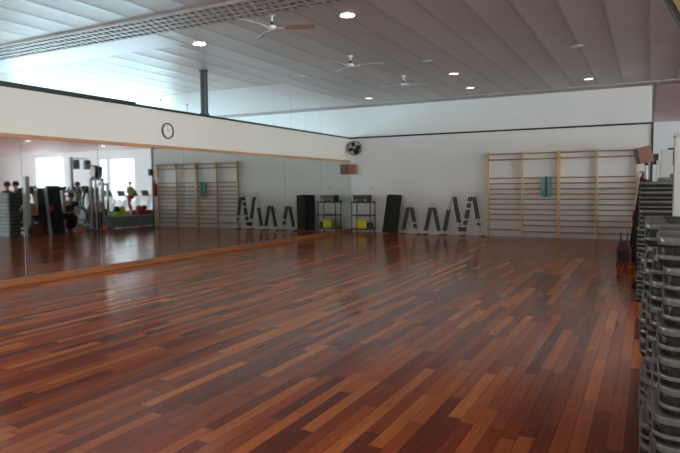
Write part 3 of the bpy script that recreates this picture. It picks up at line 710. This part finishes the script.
# speaker mast
t = thing('speaker_mast', 'tall grey mast with a crossbar carrying two black speakers, in the mirror', 'mast', (1.85, 15.6, 0))
bm = NB(); lathe(bm, [(0, 0), (.2, 0), (.2, .03), (.1, .05), (0, .05)], 18); obj('base', bm, M['greypaint'], t, smooth=True)
bm = NB(); box(bm, -.055, .055, -.055, .055, .05, 2.75); obj('column', bm, M['greypaint'], t, bev=.01)
bm = NB(); tube(bm, [(0, 0, 2.71), (.05, .4, 2.72), (.1, .9, 2.72)], .02, 8); obj('crossbar', bm, M['greypaint'], t, smooth=True)
def hang_speaker(loc, lab, rz=0, s=1):
    t = thing('loudspeaker', lab, 'speaker', loc, rz, 'black loudspeakers in the gym area')
    bm = NB(); box(bm, -.13*s, .13*s, -.12*s, .12*s, -.2*s, .16*s); obj('cabinet', bm, M['black'], t, bev=.015)
    bm = NB(); lathe(bm, [(0, 0), (.08*s, 0), (.085*s, .012), (0, .004)], 16, Matrix.Translation((0, -.121*s, -.05*s)) @ Matrix.Rotation(PI/2, 4, 'X')); obj('cone', bm, M['blackplastic'], t)
    bm = NB(); box(bm, -.03, .03, -.03, .03, .16*s, .16*s+.03); obj('mount', bm, M['steel'], t)
hang_speaker((1.89, 15.86, 2.50), 'black loudspeaker in the mirror, left one of the pair on the mast', .5)
hang_speaker((1.95, 16.42, 2.50), 'black loudspeaker in the mirror, right one of the pair on the mast', .5)
t = thing('loudspeaker', 'black loudspeaker in the mirror standing on the grey weight machine', 'speaker', (.5, 15.62, 1.931), -PI/2, group='black loudspeakers in the gym area')
bm = NB(); box(bm, -.14, .14, -.13, .13, .012, .4); obj('cabinet', bm, M['black'], t, bev=.015)
bm = NB(); box(bm, -.1, .1, -.1, .1, 0, .012); obj('foot', bm, M['rubber'], t)
bm = NB(); lathe(bm, [(0, 0), (.085, 0), (.09, .012), (0, .004)], 16, Matrix.Translation((0, -.131, .15)) @ Matrix.Rotation(PI/2, 4, 'X')); obj('cone', bm, M['blackplastic'], t)

# bins of balls
def ball_bin(x0, y0, y1, lab, colors, ncat, seed, balls_lab, grp):
    t = thing('ball_bin', lab, 'bin', (x0, (y0+y1)/2, 0), group='grey ball bins')
    L = (y1-y0); W = .6
    bm = NB(); box(bm, -W/2, W/2, -L/2, L/2, .03, .06)
    for s in (-1, 1): box(bm, s*W/2-.015, s*W/2+.015, -L/2, L/2, .06, .44); box(bm, -W/2, W/2, s*L/2-.015, s*L/2+.015, .06, .44)
    obj('tub', bm, M['binpl'], t)
    bm = NB()
    for s in (-1, 1): box(bm, s*W/2-.03, s*W/2+.03, -L/2-.03, L/2+.03, .44, .47); box(bm, -W/2+.03, W/2-.03, s*L/2-.03, s*L/2+.03, .44, .47)
    obj('rim', bm, M['greypaint'], t)
    for sx in (-1, 1):
        for sy in (-1, 1):
            bm = NB(); lathe(bm, [(0, 0), (.03, 0), (.03, .03), (0, .03)], 10, Matrix.Translation((sx*.22, sy*(L/2-.1), 0))); obj('foot', bm, M['black'], t)
    rn = random.Random(seed); r = .13; n = int((L-.06)/.262)
    for layer in range(2):
        for a in range(n-layer):
            for b in range(2 if layer == 0 else 1):
                y = (y0+y1)/2+(a-(n-layer-1)/2)*.262; x = x0+(b-.5)*.262 if layer == 0 else x0
                c = rn.choice(colors)
                bm = NB(); bmesh.ops.create_icosphere(bm, subdivisions=3, radius=r)
                o = obj('medicine_ball', bm, M[c], smooth=True); o.location = (x, y, .53+layer*.188); tag(o, balls_lab % ({'green': 'lime green', 'yellow': 'yellow', 'blackplastic': 'black', 'red': 'red'}[c], ['first', 'second', 'third', 'fourth', 'fifth'][a], ('front row' if b == 0 else 'back row') if layer == 0 else 'top row'), 'ball', grp)
ball_bin(.45, 16.06, 17.16, 'long grey bin in the mirror heaped with green, yellow and black balls', ['green', 'yellow', 'blackplastic', 'yellow'], 3, 2, '%s ball in the long bin, %s from the left in its %s', 'balls in the long bin')
ball_bin(.45, 17.34, 18.2, 'shorter grey bin in the mirror heaped with red balls', ['red'], 3, 3, '%s ball in the shorter bin, %s from the left in its %s', 'balls in the short bin')
def kettle(loc, m, lab):
    t = thing('kettlebell', lab, 'kettlebell', loc, .4, 'kettlebells on the gym floor')
    bm = NB(); lathe(bm, [(0, 0), (.06, 0), (.1, .04), (.11, .1), (.085, .17), (.04, .2), (0, .2)], 16); obj('bell', bm, m, t, smooth=True)
    bm = NB(); tube(bm, [(-.06, 0, .17), (-.075, 0, .24), (-.05, 0, .29), (.05, 0, .29), (.075, 0, .24), (.06, 0, .17)], .016, 8); obj('handle', bm, M['black'], t, smooth=True)
kettle((.15, 14.55, 0), M['orange'], 'orange kettlebell on the floor in the mirror, below the cross trainers')
kettle((.0, 15.5, 0), M['orange'], 'orange kettlebell on the floor in the mirror, beside the long ball bin')

# ------------------------------------------------------------------ people
def skin_mesh(name, nodes, edges, m, parent, sub=1):
    """nodes: list of (co, radius)"""
    me = bpy.data.meshes.new(name); me.from_pydata([n[0] for n in nodes], edges, [])
    o = bpy.data.objects.new(name, me); COL.objects.link(o)
    o.modifiers.new('skin', 'SKIN'); sd = o.modifiers.new('sub', 'SUBSURF'); sd.levels = sub; sd.render_levels = sub
    for i, (c, r) in enumerate(nodes):
        sv = me.skin_vertices[0].data[i]; rr = r if isinstance(r, tuple) else (r, r); sv.radius = rr; sv.use_root = (i == 0)
    dg = bpy.context.evaluated_depsgraph_get(); ev = o.evaluated_get(dg)
    nm = bpy.data.meshes.new_from_object(ev)
    COL.objects.unlink(o); bpy.data.objects.remove(o); nm.materials.clear(); nm.materials.append(m)
    for p in nm.polygons: p.use_smooth = True
    q = bpy.data.objects.new(name, nm); COL.objects.link(q); q.parent = parent
    return q
def person(loc, rz, lab, pose, top, bottom, S=1.0):
    t = thing('person', lab, 'person', loc, rz, None); t.scale = (S, S, S)
    J = pose
    P = lambda k: Vector(J[k])
    nodes = []; edges = []
    def add(c, r, par=None):
        nodes.append((tuple(c), r)); i = len(nodes)-1
        if par is not None: edges.append((par, i))
        return i
    pel = add(P('pelvis'), (.15, .11)); sp1 = add(P('pelvis').lerp(P('chest'), .5), (.125, .095), pel); ch = add(P('chest'), (.155, .11), sp1)
    nk = add(P('neck'), .052, ch); ch2 = add(P('neck').lerp(P('head'), .45), .055, nk); hd = add(P('head'), (.078, .092), ch2)
    fw = Vector((0, -1, 0)); 
    top_ = add(P('head')+Vector((0, .01, .085)), (.06, .07), hd)
    hands = []
    for s, L in ((-1, 'l'), (1, 'r')):
        sh = add(P('sh'+L), .055, ch); el = add(P('el'+L), .041, sh); wr = add(P('wr'+L), .028, el)
        d = (P('wr'+L)-P('el'+L)).normalized(); side = d.cross(Vector((0, 1, 0)) if abs(d.y) < .8 else Vector((0, 0, 1))).normalized(); fwd = side.cross(d).normalized()
        pm = add(P('wr'+L)+d*.06, (.036, .02), wr)
        for k, (o_, ln) in enumerate(((-.03, .075), (-.01, .085), (.01, .08), (.03, .062))):
            b0 = P('wr'+L)+d*.095+fwd*o_; a = add(b0, .0095, pm); b = add(b0+d*ln*.5+side*.008, .0088, a); add(b0+d*ln+side*.03, .0075, b)
        th = add(P('wr'+L)+d*.045-fwd*.045, .011, pm); add(P('wr'+L)+d*.085-fwd*.062+side*.012, .009, th)
        hp = add(P('hip'+L), .085, pel); kn = add(P('kn'+L), .055, hp); cf = add(P('kn'+L).lerp(P('an'+L), .35), .052, kn); an = add(P('an'+L), .034, cf)
        add(P('an'+L)+Vector((0, -.12, -.045)), (.036, .026), an)
    skin_mesh('body', nodes, edges, M['skin'], t)
    hc = P('head')
    bm = NB(); lathe(bm, [(0, .135), (.055, .122), (.088, .08), (.098, .03), (.09, -.01)], 16, Matrix.Translation(hc+Vector((0, .018, .018)))); 
    o = obj('hair', bm, M['hair'], t, smooth=True); md = o.modifiers.new('thickness', 'SOLIDIFY'); md.thickness = .014; md.offset = 1
    bm = NB()
    for s in (-1, 1):
        bmesh.ops.create_icosphere(bm, subdivisions=2, radius=.011, matrix=Matrix.Translation(hc+Vector((s*.03, -.088, .015))))
    obj('eyes', bm, M['black'], t, smooth=True)
    bm = NB(); box(bm, -.011, .011, -.112, -.085, -.022, .012, Matrix.Translation(hc)); obj('nose', bm, M['skin'], t, bev=.006)
    bm = NB(); box(bm, -.022, .022, -.096, -.085, -.046, -.036, Matrix.Translation(hc)); obj('mouth', bm, M['redcloth'], t, bev=.003)
    for s in (-1, 1): bm = NB(); box(bm, -.008, .008, -.018, .018, -.03, .03, Matrix.Translation(hc+Vector((s*.085, .01, 0)))); obj('ear', bm, M['skin'], t, bev=.006)
    # clothing
    n = [(tuple(P('pelvis')+Vector((0, 0, .03))), (.168, .128)), (tuple(P('pelvis').lerp(P('chest'), .5)), (.145, .115)), (tuple(P('chest')), (.17, .125)), (tuple(P('chest').lerp(P('neck'), .7)), .075)]
    e = [(0, 1), (1, 2), (2, 3)]
    for L in 'lr':
        i = len(n); n += [(tuple(P('sh'+L)), .07), (tuple(P('sh'+L).lerp(P('el'+L), .55)), .058)]; e += [(2, i), (i, i+1)]
    skin_mesh('shirt', n, e, top, t)
    n = [(tuple(P('pelvis')), (.172, .13))]; e = []
    for L in 'lr':
        i = len(n); n += [(tuple(P('hip'+L)), .1), (tuple(P('kn'+L)), .068), (tuple(P('kn'+L).lerp(P('an'+L), .4)), .064), (tuple(P('an'+L)+(P('kn'+L)-P('an'+L))*.1), .046)]; e += [(0, i), (i, i+1), (i+1, i+2), (i+2, i+3)]
    skin_mesh('trousers', n, e, bottom, t)
    for L in 'lr':
        c = P('an'+L); bm = NB(); slab(bm, [(-.04, .05), (.04, .05), (.048, -.1), (.036, -.19), (-.036, -.19), (-.048, -.1)], -.08, -.02, Matrix.Translation(c)); box(bm, -.036, .036, -.05, .05, -.02, .02, Matrix.Translation(c))
        obj('shoe', bm, M['greylight'], t, bev=.012)
    return t
def stand(**kw):
    p = dict(pelvis=(0, 0, .95), chest=(0, 0, 1.32), neck=(0, 0, 1.48), head=(0, -.015, 1.62),
             shl=(-.19, 0, 1.41), shr=(.19, 0, 1.41), ell=(-.25, .02, 1.12), elr=(.25, .02, 1.12), wrl=(-.26, -.08, .88), wrr=(.26, -.08, .88),
             hipl=(-.09, 0, .9), hipr=(.09, 0, .9), knl=(-.11, -.02, .5), knr=(.11, -.02, .5), anl=(-.12, .02, .08), anr=(.12, .02, .08))
    p.update(kw); return p
person((1.5, 13.08, 0), .6, 'person in a red shirt standing behind the stack at the mirror edge', stand(ell=(-.27, -.05, 1.15), wrl=(-.2, -.28, 1.15)), M['redcloth'], M['blackcloth'], 1.02)
person((2.15, 13.2, 0), 1.2, 'person in a dark top standing left of the red shirt in the mirror', stand(), M['blackcloth'], M['blackcloth'], 1.02)
bend = stand(pelvis=(0, .1, .62), chest=(0, -.12, .92), neck=(0, -.2, 1.06), head=(0, -.26, 1.19), shl=(-.18, -.16, 1.0), shr=(.18, -.16, 1.0), ell=(-.24, -.32, .78), elr=(.24, -.32, .78), wrl=(-.16, -.5, .66), wrr=(.16, -.5, .66), hipl=(-.09, .08, .57), hipr=(.09, .08, .57), knl=(-.15, -.3, .48), knr=(.15, -.3, .48), anl=(-.14, -.08, .08), anr=(.14, -.08, .08))
person((.5, 12.98, 0), 1.5, 'person in an orange top crouching in front of the machines in the mirror', bend, M['orange'], M['blackcloth'], 1.0)
person((.35, 14.25, 0), 2.6, 'person in black crouching with their back to the mirror', bend, M['blackcloth'], M['blackcloth'], 1.04)
person((3.2, 16.95, 0), 1.4, 'person in a sand-coloured top among the cross trainers in the mirror', stand(ell=(-.26, -.14, 1.15), elr=(.26, -.14, 1.15), wrl=(-.2, -.36, 1.22), wrr=(.2, -.36, 1.22)), M['tancloth'], M['blackcloth'], 1.03)
run = stand(elr=(.25, .08, 1.14), wrr=(.22, -.14, 1.08), ell=(-.25, .02, 1.14), wrl=(-.2, -.2, 1.2), knr=(.11, -.24, .56), anr=(.11, -.02, .22), knl=(-.1, -.02, .5), anl=(-.1, .1, .08))
person((7.8, 24.1, .172), PI/2, 'person in a lime green top running on a treadmill in the mirror', run, M['green'], M['redcloth'], 1.0)
